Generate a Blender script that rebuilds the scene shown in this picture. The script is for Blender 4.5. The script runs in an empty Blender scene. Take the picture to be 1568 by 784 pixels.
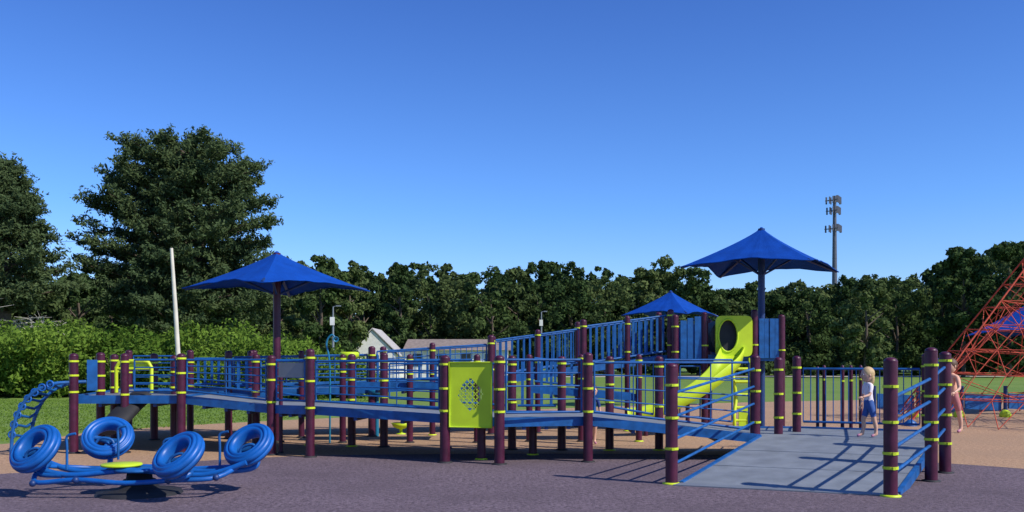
import bpy, math, random
import numpy as np
from mathutils import Vector, Matrix
random.seed(7); rng=np.random.default_rng(11)
scene=bpy.context.scene
H=1.4; HOR=553.0; F=1400.0
def PX(px,Y): return (px-784.0)/F*Y          # bearing estimate -> world X at a known distance
def ZH(py,Y): return H-(py-HOR)*Y/F          # world height at a known distance
V=Vector
# ------------------------------------------------------------------ materials
MATS={}
def nm(name):
    m=bpy.data.materials.new(name); m.use_nodes=True; MATS[name]=m
    nt=m.node_tree; return m,nt,nt.nodes['Principled BSDF']
def mat(name,col,rough=0.5,metal=0,var=0.15,scale=6.0,bump=0.0,bscale=80,spec=0.5,dirt=0.0,coat=0):
    m,nt,b=nm(name); N=nt.nodes; L=nt.links
    tc=N.new('ShaderNodeTexCoord')
    n=N.new('ShaderNodeTexNoise'); n.inputs['Scale'].default_value=scale; n.inputs['Detail'].default_value=6
    L.new(tc.outputs['Object'],n.inputs['Vector'])
    r=N.new('ShaderNodeValToRGB'); r.color_ramp.elements[0].position=.3; r.color_ramp.elements[1].position=.7
    c=np.array(col)
    r.color_ramp.elements[0].color=(*np.clip(c*(1-var),0,1),1); r.color_ramp.elements[1].color=(*np.clip(c*(1+var)+dirt,0,1),1)
    L.new(n.outputs['Fac'],r.inputs['Fac']); L.new(r.outputs['Color'],b.inputs['Base Color'])
    b.inputs['Roughness'].default_value=rough; b.inputs['Metallic'].default_value=metal
    b.inputs['Specular IOR Level'].default_value=spec
    if bump>0:
        n2=N.new('ShaderNodeTexNoise'); n2.inputs['Scale'].default_value=bscale; L.new(tc.outputs['Object'],n2.inputs['Vector'])
        bp=N.new('ShaderNodeBump'); bp.inputs['Strength'].default_value=bump; bp.inputs['Distance'].default_value=.01
        L.new(n2.outputs['Fac'],bp.inputs['Height']); L.new(bp.outputs['Normal'],b.inputs['Normal'])
    return m
mat('purple_paint',(.062,.008,.028),.42,var=.3,scale=9,bump=.1,spec=.4)
mat('yellow_paint',(.56,.68,.015),.45,var=.08,scale=7,dirt=.01)
mat('yellow_plastic',(.50,.66,.02),.5,var=.1,scale=4,spec=.35)
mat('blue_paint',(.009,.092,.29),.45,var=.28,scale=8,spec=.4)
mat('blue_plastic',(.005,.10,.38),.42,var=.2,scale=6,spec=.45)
mat('blue_dark',(.008,.035,.14),.5,var=.2,scale=8)
mat('canopy_fabric',(.003,.055,.31),.8,var=.15,scale=3,bump=.3,bscale=200,spec=.12)
mat('deck',(.18,.20,.22),.6,var=.16,scale=4,bump=.2,bscale=60,dirt=.01)
mat('black_rubber',(.015,.015,.018),.7,var=.3)
mat('rope',(.52,.075,.035),.8,var=.3,scale=12)
mat('white_paint',(.74,.72,.66),.6,var=.12,scale=3)
mat('pole_wood',(.62,.57,.48),.8,var=.12,scale=3)
mat('roof_shingle',(.24,.19,.16),.85,var=.25,scale=4)
mat('roof_light',(.42,.40,.38),.85,var=.15,scale=4)
mat('glass_dark',(.03,.035,.04),.15)
mat('galv_steel',(.22,.24,.26),.5,metal=.3,var=.2,scale=2)
mat('tower_steel',(.08,.09,.12),.6,var=.2,scale=2)
mat('bark',(.10,.075,.055),.9,var=.4,scale=10,bump=.6,bscale=20)
mat('pale_wood',(.42,.40,.34),.8,var=.2,scale=10)
mat('skin',(.62,.36,.25),.5,var=.06)
mat('hair_blond',(.52,.36,.17),.6,var=.2,scale=40)
mat('hair_brown',(.09,.045,.02),.6,var=.2,scale=40)
mat('shirt_white',(.75,.68,.70),.8,var=.1,scale=20)
mat('shirt_peach',(.72,.38,.26),.8,var=.1,scale=20)
mat('shorts_blue',(.03,.09,.30),.8,var=.1,scale=20)
mat('shorts_pink',(.45,.16,.16),.8,var=.1,scale=20)
mat('navy_cloth',(.02,.05,.2),.8,var=.1,scale=20)
mat('shoe',(.5,.2,.3),.6)
mat('eye',(.02,.015,.01),.2)
mat('lip',(.45,.14,.12),.5)
mat('path_concrete',(.42,.38,.33),.85,var=.1,scale=2)
mat('teal_paint',(.01,.16,.28),.4,var=.1)

def ground_mat(name,c1,c2,c3,fine,big,bump,k=.6):
    m,nt,b=nm(name); N=nt.nodes; L=nt.links
    tc=N.new('ShaderNodeTexCoord')
    a=N.new('ShaderNodeTexNoise'); a.inputs['Scale'].default_value=fine; a.inputs['Detail'].default_value=4; a.inputs['Roughness'].default_value=.8
    g=N.new('ShaderNodeTexNoise'); g.inputs['Scale'].default_value=big; g.inputs['Detail'].default_value=7; g.inputs['Roughness'].default_value=.65
    for x in (a,g): L.new(tc.outputs['Object'],x.inputs['Vector'])
    r=N.new('ShaderNodeValToRGB'); e=r.color_ramp.elements; e[0].position=.35; e[0].color=(*c1,1); e[1].position=.66; e[1].color=(*c2,1)
    L.new(a.outputs['Fac'],r.inputs['Fac'])
    r2=N.new('ShaderNodeValToRGB'); r2.color_ramp.elements[0].position=.42; r2.color_ramp.elements[1].position=.68
    L.new(g.outputs['Fac'],r2.inputs['Fac'])
    mx=N.new('ShaderNodeMixRGB'); mx.inputs['Color2'].default_value=(*c3,1)
    mu=N.new('ShaderNodeMath'); mu.operation='MULTIPLY'; mu.inputs[1].default_value=k
    L.new(r2.outputs['Color'],mu.inputs[0]); L.new(mu.outputs[0],mx.inputs['Fac']); L.new(r.outputs['Color'],mx.inputs['Color1'])
    L.new(mx.outputs['Color'],b.inputs['Base Color']); b.inputs['Roughness'].default_value=.9; b.inputs['Specular IOR Level'].default_value=.25
    bp=N.new('ShaderNodeBump'); bp.inputs['Strength'].default_value=bump; bp.inputs['Distance'].default_value=.02
    L.new(a.outputs['Fac'],bp.inputs['Height']); L.new(bp.outputs['Normal'],b.inputs['Normal'])
    return m
ground_mat('rubber_dark',(.06,.042,.052),(.245,.185,.215),(.105,.078,.09),24,.5,.9,.8)
ground_mat('rubber_tan',(.26,.15,.085),(.56,.36,.215),(.34,.22,.135),20,.45,.8,.75)
ground_mat('grass_ground',(.07,.14,.02),(.19,.29,.05),(.20,.27,.06),9,.12,.8)

def leaf_mat(name,dark,light,trans=.25,ns=.25):
    m=bpy.data.materials.new(name); m.use_nodes=True; MATS[name]=m
    nt=m.node_tree; N=nt.nodes; L=nt.links; N.clear()
    out=N.new('ShaderNodeOutputMaterial'); d=N.new('ShaderNodeBsdfDiffuse'); t=N.new('ShaderNodeBsdfTranslucent'); mx=N.new('ShaderNodeMixShader')
    g=N.new('ShaderNodeNewGeometry'); tc=N.new('ShaderNodeTexCoord'); n=N.new('ShaderNodeTexNoise'); n.inputs['Scale'].default_value=ns; n.inputs['Detail'].default_value=3
    L.new(tc.outputs['Object'],n.inputs['Vector'])
    ad=N.new('ShaderNodeMath'); ad.operation='MULTIPLY_ADD'; ad.inputs[1].default_value=.45
    sb=N.new('ShaderNodeMath'); sb.operation='MULTIPLY_ADD'; sb.inputs[1].default_value=1.6; sb.inputs[2].default_value=-.52
    L.new(n.outputs['Fac'],sb.inputs[0]); L.new(g.outputs['Random Per Island'],ad.inputs[0]); L.new(sb.outputs[0],ad.inputs[2])
    r=N.new('ShaderNodeValToRGB'); r.color_ramp.elements[0].color=(*dark,1); r.color_ramp.elements[1].color=(*light,1)
    L.new(ad.outputs[0],r.inputs['Fac'])
    L.new(r.outputs['Color'],d.inputs['Color']); L.new(r.outputs['Color'],t.inputs['Color'])
    mx.inputs['Fac'].default_value=trans; L.new(d.outputs[0],mx.inputs[1]); L.new(t.outputs[0],mx.inputs[2]); L.new(mx.outputs[0],out.inputs['Surface'])
leaf_mat('leaf_far',(.025,.052,.02),(.088,.130,.042),.22,.12)
leaf_mat('leaf_far_light',(.045,.075,.028),(.145,.185,.065),.25,.2)
leaf_mat('leaf_pine',(.035,.062,.030),(.115,.155,.062),.2,.3)
leaf_mat('leaf_shrub',(.07,.14,.02),(.20,.30,.045),.3,.3)
leaf_mat('grass_blade',(.08,.15,.02),(.2,.30,.05),.3,.5)

# ------------------------------------------------------------------ mesh builder
class MB:
    def __init__(s): s.v=[];s.f=[];s.m=[];s.s=[]
    def add(s,vs,fs,m,smooth=False):
        o=len(s.v); s.v+= [tuple(v) for v in vs]
        for f in fs: s.f.append(tuple(i+o for i in f)); s.m.append(m); s.s.append(smooth)
    def tube(s,pts,r,m,seg=10,cap=True,flat=1.0,closed=False):
        pts=[V(p) for p in pts]; n=len(pts)
        rs=r if isinstance(r,(list,tuple)) else [r]*n
        vs=[];u=None
        for i,p in enumerate(pts):
            if closed: d=pts[(i+1)%n]-pts[i-1]
            else: d=pts[min(i+1,n-1)]-pts[max(i-1,0)]
            d.normalize()
            if u is None:
                u=d.cross(V((0,0,1)));
                if u.length<1e-3: u=V((1,0,0))
            u=(u-d*u.dot(d)).normalized(); w=d.cross(u)
            for k in range(seg):
                a=2*math.pi*k/seg; vs.append(p+u*math.cos(a)*rs[i]+w*math.sin(a)*rs[i]*flat)
        fs=[]
        for i in range(n if closed else n-1):
            j=(i+1)%n
            for k in range(seg):
                k2=(k+1)%seg; fs.append((i*seg+k,i*seg+k2,j*seg+k2,j*seg+k))
        s.add(vs,fs,m,True)
        if cap and not closed:
            s.add(vs[:seg],[tuple(range(seg))[::-1]],m); s.add(vs[-seg:],[tuple(range(seg))],m)
    def beam(s,a,b,w,h,m):
        a=V(a);b=V(b);d=(b-a).normalized(); sd=d.cross(V((0,0,1)))
        if sd.length<1e-3: sd=V((1,0,0))
        sd.normalize(); up=sd.cross(d)
        vs=[p+sd*x*w/2+up*y*h/2 for p in (a,b) for x,y in((-1,-1),(1,-1),(1,1),(-1,1))]
        s.add(vs,[(0,3,2,1),(4,5,6,7),(0,1,5,4),(1,2,6,5),(2,3,7,6),(3,0,4,7)],m)
    def prism(s,top,th,m):
        n=len(top); lo=[(p[0],p[1],p[2]-th) for p in top]
        s.add(list(top)+lo,[tuple(range(n)),tuple(range(n,2*n))[::-1]]+[(i,i+n,(i+1)%n+n,(i+1)%n) for i in range(n)],m)
    def lathe(s,o,prof,m,seg=16,axis=(0,0,1)):
        q=V((0,0,1)).rotation_difference(V(axis)); o=V(o); vs=[]
        for r,z in prof:
            for k in range(seg):
                a=2*math.pi*k/seg; vs.append(o+q@V((r*math.cos(a),r*math.sin(a),z)))
        fs=[(i*seg+k,i*seg+(k+1)%seg,(i+1)*seg+(k+1)%seg,(i+1)*seg+k) for i in range(len(prof)-1) for k in range(seg)]
        s.add(vs,fs,m,True)
    def torus(s,c,axis,R,r,m,seg=28,ms=10,ribs=0):
        q=V((0,0,1)).rotation_difference(V(axis).normalized()); pts=[];rr=[]
        for k in range(seg):
            a=2*math.pi*k/seg; pts.append(V(c)+q@V((R*math.cos(a),R*math.sin(a),0))); rr.append(r*(1+(.1 if ribs and k%ribs==0 else 0)))
        s.tube(pts,rr,m,ms,closed=True)
    def ell(s,c,rad,m,seg=14,rings=9,rot=None):
        c=V(c);vs=[]
        for i in range(rings+1):
            t=math.pi*i/rings
            for k in range(seg):
                a=2*math.pi*k/seg; p=V((rad[0]*math.sin(t)*math.cos(a),rad[1]*math.sin(t)*math.sin(a),rad[2]*math.cos(t)))
                if rot: p=rot@p
                vs.append(c+p)
        s.add(vs,[(i*seg+k,(i+1)*seg+k,(i+1)*seg+(k+1)%seg,i*seg+(k+1)%seg) for i in range(rings) for k in range(seg)],m,True)
    def obj(s,name,parent=None):
        me=bpy.data.meshes.new(name); me.from_pydata(s.v,[],s.f)
        names=list(dict.fromkeys(s.m))
        for x in names: me.materials.append(MATS[x])
        me.polygons.foreach_set('material_index',[names.index(x) for x in s.m])
        me.polygons.foreach_set('use_smooth',s.s); me.update()
        o=bpy.data.objects.new(name,me); scene.collection.objects.link(o)
        if parent: o.parent=parent
        return o
def empty(name):
    o=bpy.data.objects.new(name,None); scene.collection.objects.link(o); return o
def quads(name,C,Nn,S,mt,asp=1.0,parent=None):
    n=len(C); Nn=Nn/(np.linalg.norm(Nn,axis=1,keepdims=True)+1e-9)
    R=rng.normal(size=(n,3)); T=np.cross(Nn,R); T/=np.linalg.norm(T,axis=1,keepdims=True)+1e-9; B=np.cross(Nn,T)
    S=np.asarray(S).reshape(-1,1)
    T=T*S; B=B*S*asp
    co=np.stack([C-T,C-B*.9+T*.1,C+T,C+B*.8],axis=1).reshape(-1,3).astype(np.float32)
    me=bpy.data.meshes.new(name); me.vertices.add(4*n); me.vertices.foreach_set('co',co.ravel())
    me.loops.add(4*n); me.loops.foreach_set('vertex_index',np.arange(4*n,dtype=np.int32))
    me.polygons.add(n); me.polygons.foreach_set('loop_start',np.arange(0,4*n,4,dtype=np.int32))
    me.update(calc_edges=True); me.materials.append(MATS[mt])
    o=bpy.data.objects.new(name,me); scene.collection.objects.link(o)
    if parent: o.parent=parent
    return o
def catmull(P,n=6):
    P=[V(p) for p in P]; out=[]
    for i in range(len(P)-1):
        a=P[max(i-1,0)];b=P[i];c=P[i+1];d=P[min(i+2,len(P)-1)]
        for k in range(n):
            t=k/n; out.append(.5*((2*b)+(c-a)*t+(2*a-5*b+4*c-d)*t*t+(3*b-a-3*c+d)*t**3))
    out.append(P[-1]); return out

# ------------------------------------------------------------------ grounds
def sheet(name,pts,z,m):
    b=MB(); b.add([(x,y,z) for x,y in pts],[tuple(range(len(pts)))],m); return b.obj(name)
sheet('lawn',[(-900,-60),(900,-60),(900,1500),(-900,1500)],0,'grass_ground')
def sm(P,n=8): return [(p.x,p.y) for p in catmull([(x,y,0) for x,y in P],n)]
tan=sm([(-22,9),(-12,13.5),(-8.6,15.4),(-8.2,18.2),(-6,21),(0,26),(8,31),(16,33),(26,28),(30,16),(26,2)])+[(20,-8),(-18,-8)]
sheet('rubber_surfacing_tan',[(p) for p in tan][::-1],.004,'rubber_tan')
dk=sm([(-16,5),(-9,9.6),(-6.3,11.3),(-3.6,13.2),(-1.2,13.7),(2.1,13.7),(4.6,13.2),(6.0,12.4),(7.2,11.2),(10,8),(14,2)])+[(14,-6),(-16,-6)]
sheet('rubber_surfacing_dark',dk[::-1],.008,'rubber_dark')
b=MB(); b.prism([(-80,76,.05),(90,84,.05),(90,87,.05),(-80,78.5,.05)],.06,'path_concrete'); b.obj('footpath')

n=42000
gx=rng.uniform(-22,-5,n); gy=rng.uniform(15,33,n)
ok=(gy>18+(gx+8)*1.6)|(gx<-8.7-(gy-15)*0.02); gx=gx[ok]; gy=gy[ok]; n=len(gx)
C=np.stack([gx,gy,rng.uniform(.005,.03,n)],1); Nn=rng.normal(size=(n,3)); Nn[:,2]*=.4
quads('grass',C,Nn,rng.uniform(.02,.045,n),'grass_blade',.35)

# ------------------------------------------------------------------ play structure
PS=empty('playground_structure')
posts=MB(); rails=MB(); decks=MB(); panels=MB()
def post(x,y,top,bands=(),r=.066,base=True,z0=0.0):
    posts.tube([(x,y,z0),(x,y,top-.03)],r,'purple_paint',16,cap=False)
    posts.lathe((x,y,top-.03),[(r,0),(r*1.04,.005),(r*.85,.03),(r*.5,.045),(.001,.05)],'purple_paint')
    for z in bands:
        z+=random.uniform(-.03,.03)
        posts.tube([(x,y,z-.014),(x,y,z+.014)],r*1.13,'yellow_paint',16)
        posts.beam((x,y-r*1.05,z),(x,y-r*1.5,z),.03,.028,'yellow_paint')
    if base: posts.lathe((x,y,.008),[(r*1.5,0),(r*1.5,.012),(r*1.05,.02)],'yellow_paint' if random.random()<.25 else 'black_rubber')
def bay(p,q,style='bars',top=1.42,bot=None,n=4,m='blue_paint',hz=None):
    """p,q=(x,y,deckz)"""
    p=V(p);q=V(q);d=(q-p); d2=V((d.x,d.y,0)).normalized()
    a=p+d2*.09; c=q-d2*.09
    lh=.10; 
    ta=(top if hz is None else a.z+hz); tc=(top if hz is None else c.z+hz)
    def lv(t): return V((a.x,a.y,a.z+lh+(ta-a.z-lh)*t)),V((c.x,c.y,c.z+lh+(tc-c.z-lh)*t))
    L=(c-a).length
    if style=='bars':
        for i in range(n):
            u,w=lv(i/(n-1)); rails.tube([u,w],.016 if i in(0,n-1) else .010,m,8)
        kk=max(1,int(L/.55))
        for i in range(kk+1):
            t=i/kk; rails.tube([lv(0)[0].lerp(lv(0)[1],t),lv(1)[0].lerp(lv(1)[1],t)],.014 if i in(0,kk) else .009,m,6)
    elif style=='pickets':
        for t in (0,1):
            u,w=lv(t); rails.tube([u,w],.018,m,8)
        k=max(3,int(L/.11))
        for i in range(k+1):
            t=i/k; rails.tube([lv(0)[0].lerp(lv(0)[1],t),lv(1)[0].lerp(lv(1)[1],t)],.008,m,6)
    elif style=='panel':
        u,w=lv(0);u2,w2=lv(1); dn=V((-d2.y,d2.x,0))*.012
        panels.add([u-dn,w-dn,w2-dn,u2-dn,u+dn,w+dn,w2+dn,u2+dn],[(0,1,2,3),(7,6,5,4),(0,4,5,1),(1,5,6,2),(2,6,7,3),(3,7,4,0)],m)
    elif style=='slats':
        for t in (0,1):
            u,w=lv(t); rails.tube([u,w],.02,m,8)
        k=max(3,int(L/.13))
        for i in range(k):
            t=(i+.5)/k; x0=lv(.03)[0].lerp(lv(.03)[1],t); x1=lv(.97)[0].lerp(lv(.97)[1],t)
            rails.beam(x0,x1,.045,.014,m)
def deck(poly,edges,th=.05,eh=.125):
    decks.prism(poly,th,'deck')
    for i,j in edges:
        a=V(poly[i]);c=V(poly[j]); decks.beam(a-V((0,0,.035)),c-V((0,0,.035)),.05,eh,'blue_paint')
    n=len(poly); cx=sum(p[0] for p in poly)/n
    if n==4:
        for t in (.25,.5,.75):
            a=V(poly[0]).lerp(V(poly[1]),t); c=V(poly[3]).lerp(V(poly[2]),t)
            decks.beam(a-V((0,0,.10)),c-V((0,0,.10)),.05,.09,'blue_dark')
# --- entry ramp
A=(1.92,10.35,.025);Bp=(3.47,12.78,.35);C_=(4.02,9.52,.025);D=(5.52,11.92,.35)
deck([A,C_,D,Bp],[(0,3),(1,2)],.03,.10)
decks.prism([(1.80,10.22,.02),(3.98,9.38,.02),(4.02,9.515,.028),(1.915,10.345,.028)],.012,'galv_steel')
for t in (.33,.66):
    a=V(A).lerp(V(Bp),t)+V((0,0,.002)); c=V(C_).lerp(V(D),t)+V((0,0,.002)); decks.beam(a,c,.02,.005,'galv_steel')
Pn=[(1.81,10.37,1.36,(.42,.78,1.12)),(3.90,9.42,1.42,(.30,.46,.80,1.14)),(4.86,10.6,1.54,(.5,.72,1.02,1.36)),(5.40,11.4,1.50,(.4,.75,1.1,1.38))]
for x,y,t,bd in Pn: post(x,y,t,bd,.070)
post(3.42,12.86,1.47,(.55,.95,1.3),.07)
L0=(1.81,10.37,.02);L1=(3.42,12.86,.35)
for k,z in enumerate((.30,.56,.80,1.05)):
    rails.tube([(L0[0],L0[1],z-.08+.02*k),(L1[0],L1[1],z+.25)],.017,'blue_paint',8)
R0=(3.97,9.45);R1=(4.86,10.6);R2=(5.40,11.4)
for k,z in enumerate((.27,.52,.78,1.04)):
    rails.tube([(R0[0],R0[1],z),(R1[0],R1[1],z+.16),(R2[0],R2[1],z+.29)],.019,'blue_paint',8)
# --- lower landing
F_=(6.15,13.6,.35);G_=(4.5,14.35,.35);G2=(3.55,14.35,.35)
deck([Bp,D,F_,G_,G2],[(1,2),(2,3),(3,4)])
for px,Y,t in((1192,13.2,1.44),(1220,13.6,1.46)): post(PX(px,Y),Y,t,(.6,.95,1.3),.062)
post(6.2,13.68,1.5,(.6,.95,1.35)); post(PX(1252,14.4),14.4,1.3,(),.025); 
for px in (1262,1290,1303,1318): post(PX(px,14.35),14.35,1.32,(1.1,),.028)
bay((5.40,11.4,.33),(6.2,13.68,.35),'pickets'); bay((6.2,13.68,.35),(4.5,14.42,.35),'pickets',top=1.28)
bay((PX(1220,13.6),13.6,.35),(4.5,14.42,.35),'bars',n=4)
# --- ramp 2 (rises to the left)
deck([(1.1,12.75,.6),Bp,G2,(1.15,14.2,.6)],[(0,1),(3,2)])
post(1.05,12.63,1.50,(.72,1.02,1.36)); post(PX(942,13.5),14.28,1.46,(.75,1.05,1.36)); post(2.3,14.3,1.46,(.7,1.3))
bay((1.05,12.66,.6),(3.42,12.86,.35),'bars',n=5,top=1.38)
bay((1.5,14.28,.58),(2.3,14.3,.47),'pickets',top=1.38); bay((2.3,14.3,.47),(3.55,14.38,.35),'bars')
# --- platform 2
deck([(-.15,12.5,.6),(1.097,12.75,.6),(1.147,14.2,.6),(-.05,14.3,.6)],[(0,1),(2,3)])
post(-.17,12.33,1.46,(.72,1.05,1.38),.07); post(0.0,14.42,1.47,(.75,1.05,1.36)); post(.78,14.35,1.46,(1.0,1.36))
bay((-.17,12.36,.6),(1.05,12.66,.6),'bars',n=5); bay((0,14.42,.6),(.78,14.35,.6),'slats'); 
# --- ramp 3
deck([(-2.95,13.35,.72),(-.153,12.5,.6),(-.053,14.3,.6),(-2.7,14.9,.72)],[(0,1),(3,2)])
post(-.92,12.55,1.46,(.7,1.0,1.36),.07); post(-2.93,13.27,1.56,(.75,1.1,1.44),.066)
post(-2.08,14.85,1.52,(.8,1.1,1.4)); post(-2.62,14.95,1.5,(.8,1.1,1.4)); post(-1.05,14.65,1.45,(1.2,),.06)
post(PX(737,12.9),12.95,.56,(),.06)
post(PX(816,13.6),13.6,.56,(),.06)
bay((-2.93,13.3,.72),(-.92,12.58,.64),'bars',n=6,top=1.40)
bay((-2.08,14.87,.7),(-1.05,14.67,.65),'bars',top=1.36,n=5); bay((-1.05,14.67,.65),(0,14.44,.6),'pickets',top=1.36)
# --- platform 3 & ramp 4
deck([(-3.6,13.65,.72),(-2.953,13.35,.72),(-2.703,14.9,.72),(-3.4,15.1,.72)],[(0,1),(2,3)])
post(-3.58,13.6,1.47,(.8,1.1,1.38)); post(PX(430,13.9),13.9,1.3,(),.03)
bay((-3.58,13.62,.72),(-2.93,13.3,.72),'bars',n=3,top=1.40)
panels.beam((-3.45,13.55,1.27),(-3.05,13.36,1.27),.03,.22,'galv_steel')
deck([(-5.05,14.0,.85),(-3.603,13.65,.72),(-3.403,15.1,.72),(-4.95,15.5,.85)],[(0,1),(3,2)])
post(-5.04,13.93,1.50,(.9,1.2,1.42)); post(-4.3,15.35,1.5,(.9,1.4)); post(-3.35,15.15,1.5,(.9,1.4))
bay((-5.04,13.95,.85),(-3.58,13.62,.72),'bars',n=6,top=1.42)
bay((-4.95,15.55,.85),(-4.3,15.35,.8),'slats',top=1.42); bay((-4.3,15.35,.8),(-3.35,15.15,.72),'bars',n=5)
# --- left platform
deck([(-6.7,13.95,.85),(-5.053,14.0,.85),(-5.1,17.8,.85),(-7.5,17.8,.85)],[(0,1),(1,2),(2,3),(3,0)])
for x,y,t in((-6.64,13.85,1.5),(PX(154,14.5),14.5,1.52),(PX(175,15.6),15.6,1.5),(PX(236,16.2),16.2,1.52),(PX(267,15.2),15.2,1.48),(-5.05,17.9,1.6),(-7.5,17.9,1.6),(-6.3,17.9,1.6)):
    post(x,y,t,(.95,1.2,1.4))
bay((-6.56,13.9,.85),(-6.25,14.0,.85),'panel',m='blue_paint',top=1.42)
bay((-5.85,13.95,.85),(-5.04,13.95,.85),'bars',n=5); post(-5.9,13.93,1.50,(.9,1.42),.06)
bay((-7.5,17.9,.85),(-6.3,17.9,.85),'bars',n=5,top=1.5); bay((-6.3,17.9,.85),(-5.05,17.9,.85),'slats',top=1.45)
x0,x1,yy=PX(178,14.6),PX(232,14.6),14.6
rails.tube([(x0,yy,.9),(x0,yy,1.3),(x0+.05,yy,1.38),(x0+.12,yy,1.4),(x1-.12,yy,1.4),(x1-.05,yy,1.38),(x1,yy,1.3),(x1,yy,.9)],.03,'yellow_paint',8)
rails.tube([(x0,yy,1.28),(x1,yy,1.28)],.02,'yellow_paint',8)
panels.beam((x0+.05,yy+.05,1.33),(x1-.05,yy+.05,1.33),.02,.07,'yellow_paint')
# --- upper ramp, climbing right behind everything
U=[(-5.1,16.5,.85),(-2.6,17.0,.90),(-.4,17.5,1.04),(1.4,18.0,1.27),(3.2,18.5,1.5)]
Ub=[(-5.097,17.8,.85),(-2.6,18.4,.90),(-.4,18.9,1.04),(1.4,19.4,1.27),(3.2,19.9,1.5)]
for i in range(4):
    deck([U[i],U[i+1],Ub[i+1],Ub[i]],[(0,1),(3,2)])
    st=['bars','bars','pickets','slats'][i]; hh=[.62,.68,.76,.82][i]
    bay(U[i],U[i+1],st,hz=hh,n=5); bay(Ub[i],Ub[i+1],['bars','pickets','slats','slats'][i],hz=hh)
    m0=V(U[i]).lerp(V(U[i+1]),.5); post(m0.x,m0.y-.03,m0.z+hh+.08,(m0.z+.2,m0.z+hh-.04),.055)
for k,p in enumerate(U): hh=[.64,.68,.76,.85,.85][k]; post(p[0],p[1]-.05,p[2]+hh+.08,(p[2]+.2,p[2]+hh-.04))
for k,p in enumerate(Ub): hh=[.64,.68,.76,.85,.85][k]; post(p[0],p[1]+.05,p[2]+hh+.1,(p[2]+hh,))
deck([(-2.9,15.7,1.0),(-.6,15.75,1.0),(-.6,16.4,1.0),(-2.9,16.35,1.0)],[(0,1),(3,2)])
bay((-2.9,15.68,1.0),(-1.75,15.7,1.0),'bars',hz=.42,n=3); bay((-1.75,15.7,1.0),(-.6,15.75,1.0),'slats',hz=.42)
for x in (-2.9,-1.75,-.6): post(x,15.66,1.50,(1.2,1.42),.055)
deck([(.3,15.9,.95),(2.2,15.9,.8),(2.2,16.6,.8),(.3,16.6,.95)],[(0,1),(3,2)])
bay((.3,15.88,.95),(1.2,15.88,.88),'slats',hz=.5); 
for x in (.3,1.2,2.2): post(x,15.86,1.50,(1.1,1.42),.055)
# --- tower
deck([(3.203,18.1,1.5),(5.3,18.1,1.5),(5.3,19.9,1.5),(3.203,19.9,1.5)],[(0,1),(1,2),(2,3)])
for x,y,t,bb in((3.22,18.05,2.3,(1.6,2.1)),(3.8,18.03,2.35,(1.7,)),(4.78,18.03,2.4,(1.7,1.0)),(5.32,18.05,2.3,(1.6,)),(5.32,19.95,2.3,()),(3.22,19.95,2.3,()),(4.3,19.95,2.3,())):
    post(x,y,t,bb,.068)
def plate(x0,x1,y,z0,z1,m,t=.03,rot=0):
    panels.prism([(x0,y,z1),(x1,y,z1),(x1,y+t,z1),(x0,y+t,z1)],z1-z0,m)
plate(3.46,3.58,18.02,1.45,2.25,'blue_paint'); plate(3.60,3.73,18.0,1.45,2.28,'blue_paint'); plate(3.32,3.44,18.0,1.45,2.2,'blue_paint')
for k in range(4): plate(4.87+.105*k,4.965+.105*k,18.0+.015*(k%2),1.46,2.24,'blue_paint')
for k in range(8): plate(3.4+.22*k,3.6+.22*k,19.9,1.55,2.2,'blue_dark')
bay((3.8,18.03,.2),(3.22,18.03,.2),'bars',top=1.3,n=5)
for dx in (0,.34):
    rails.tube(catmull([(4.33+dx,17.75,.02),(4.30+dx,17.7,.35),(4.36+dx,17.8,.7),(4.30+dx,17.78,1.1),(4.33+dx,17.95,1.45)]),.035,'yellow_paint',8)
for z in (.25,.5,.75,1.0,1.25): rails.tube([(4.32,17.74,z),(4.67,17.74,z)],.028,'yellow_paint',8)
panels.prism([(4.4,17.72,.48),(4.6,17.72,.48),(4.6,17.76,.48),(4.4,17.76,.48)],.35,'yellow_plastic')
# --- yellow activity panel with real lattice cut-outs
def lattice(x0,x1,y0,y1,z0,z1,nx,nz,m):
    dx=V((x1-x0,y1-y0,0))/nx; dz=(z1-z0)/nz; o=V((x0,y0,z0)); nrm=V((-(y1-y0),(x1-x0),0)).normalized()*.02
    def hole(i,j):
        u=(i+.5-nx/2); w=(j+.5-nz/2)
        return (abs(u)/8.6)**1.5+(abs(w)/11)**1.5<1 and not((i+j)%4==0 or (i-j)%4==0)
    for i in range(nx):
        for j in range(nz):
            if hole(i,j): 
                continue
            a=o+dx*i+V((0,0,dz*j)); q=[a,a+dx,a+dx+V((0,0,dz)),a+V((0,0,dz))]
            panels.add(q+[p+nrm for p in q],[(0,1,2,3),(7,6,5,4)],m)
            for di,dj,e in((-1,0,(0,3)),(1,0,(1,2)),(0,-1,(0,1)),(0,1,(3,2))):
                ii,jj=i+di,j+dj
                if ii<0 or jj<0 or ii>=nx or jj>=nz or hole(ii,jj):
                    panels.add([q[e[0]],q[e[1]],q[e[1]]+nrm,q[e[0]]+nrm],[(0,1,2,3)],m)
lattice(PX(688,12.5),PX(753,12.42),12.5,12.38,.50,1.385,30,44,'yellow_plastic')
x0,x1=PX(688,12.5),PX(753,12.42)
rails.tube([(x0,12.49,.5),(x1,12.37,.5),(x1,12.37,1.385),(x0,12.49,1.385)],.014,'yellow_plastic',6,closed=True)
posts.obj('posts',PS); rails.obj('rails',PS); decks.obj('decks',PS); panels.obj('panels',PS)

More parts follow.
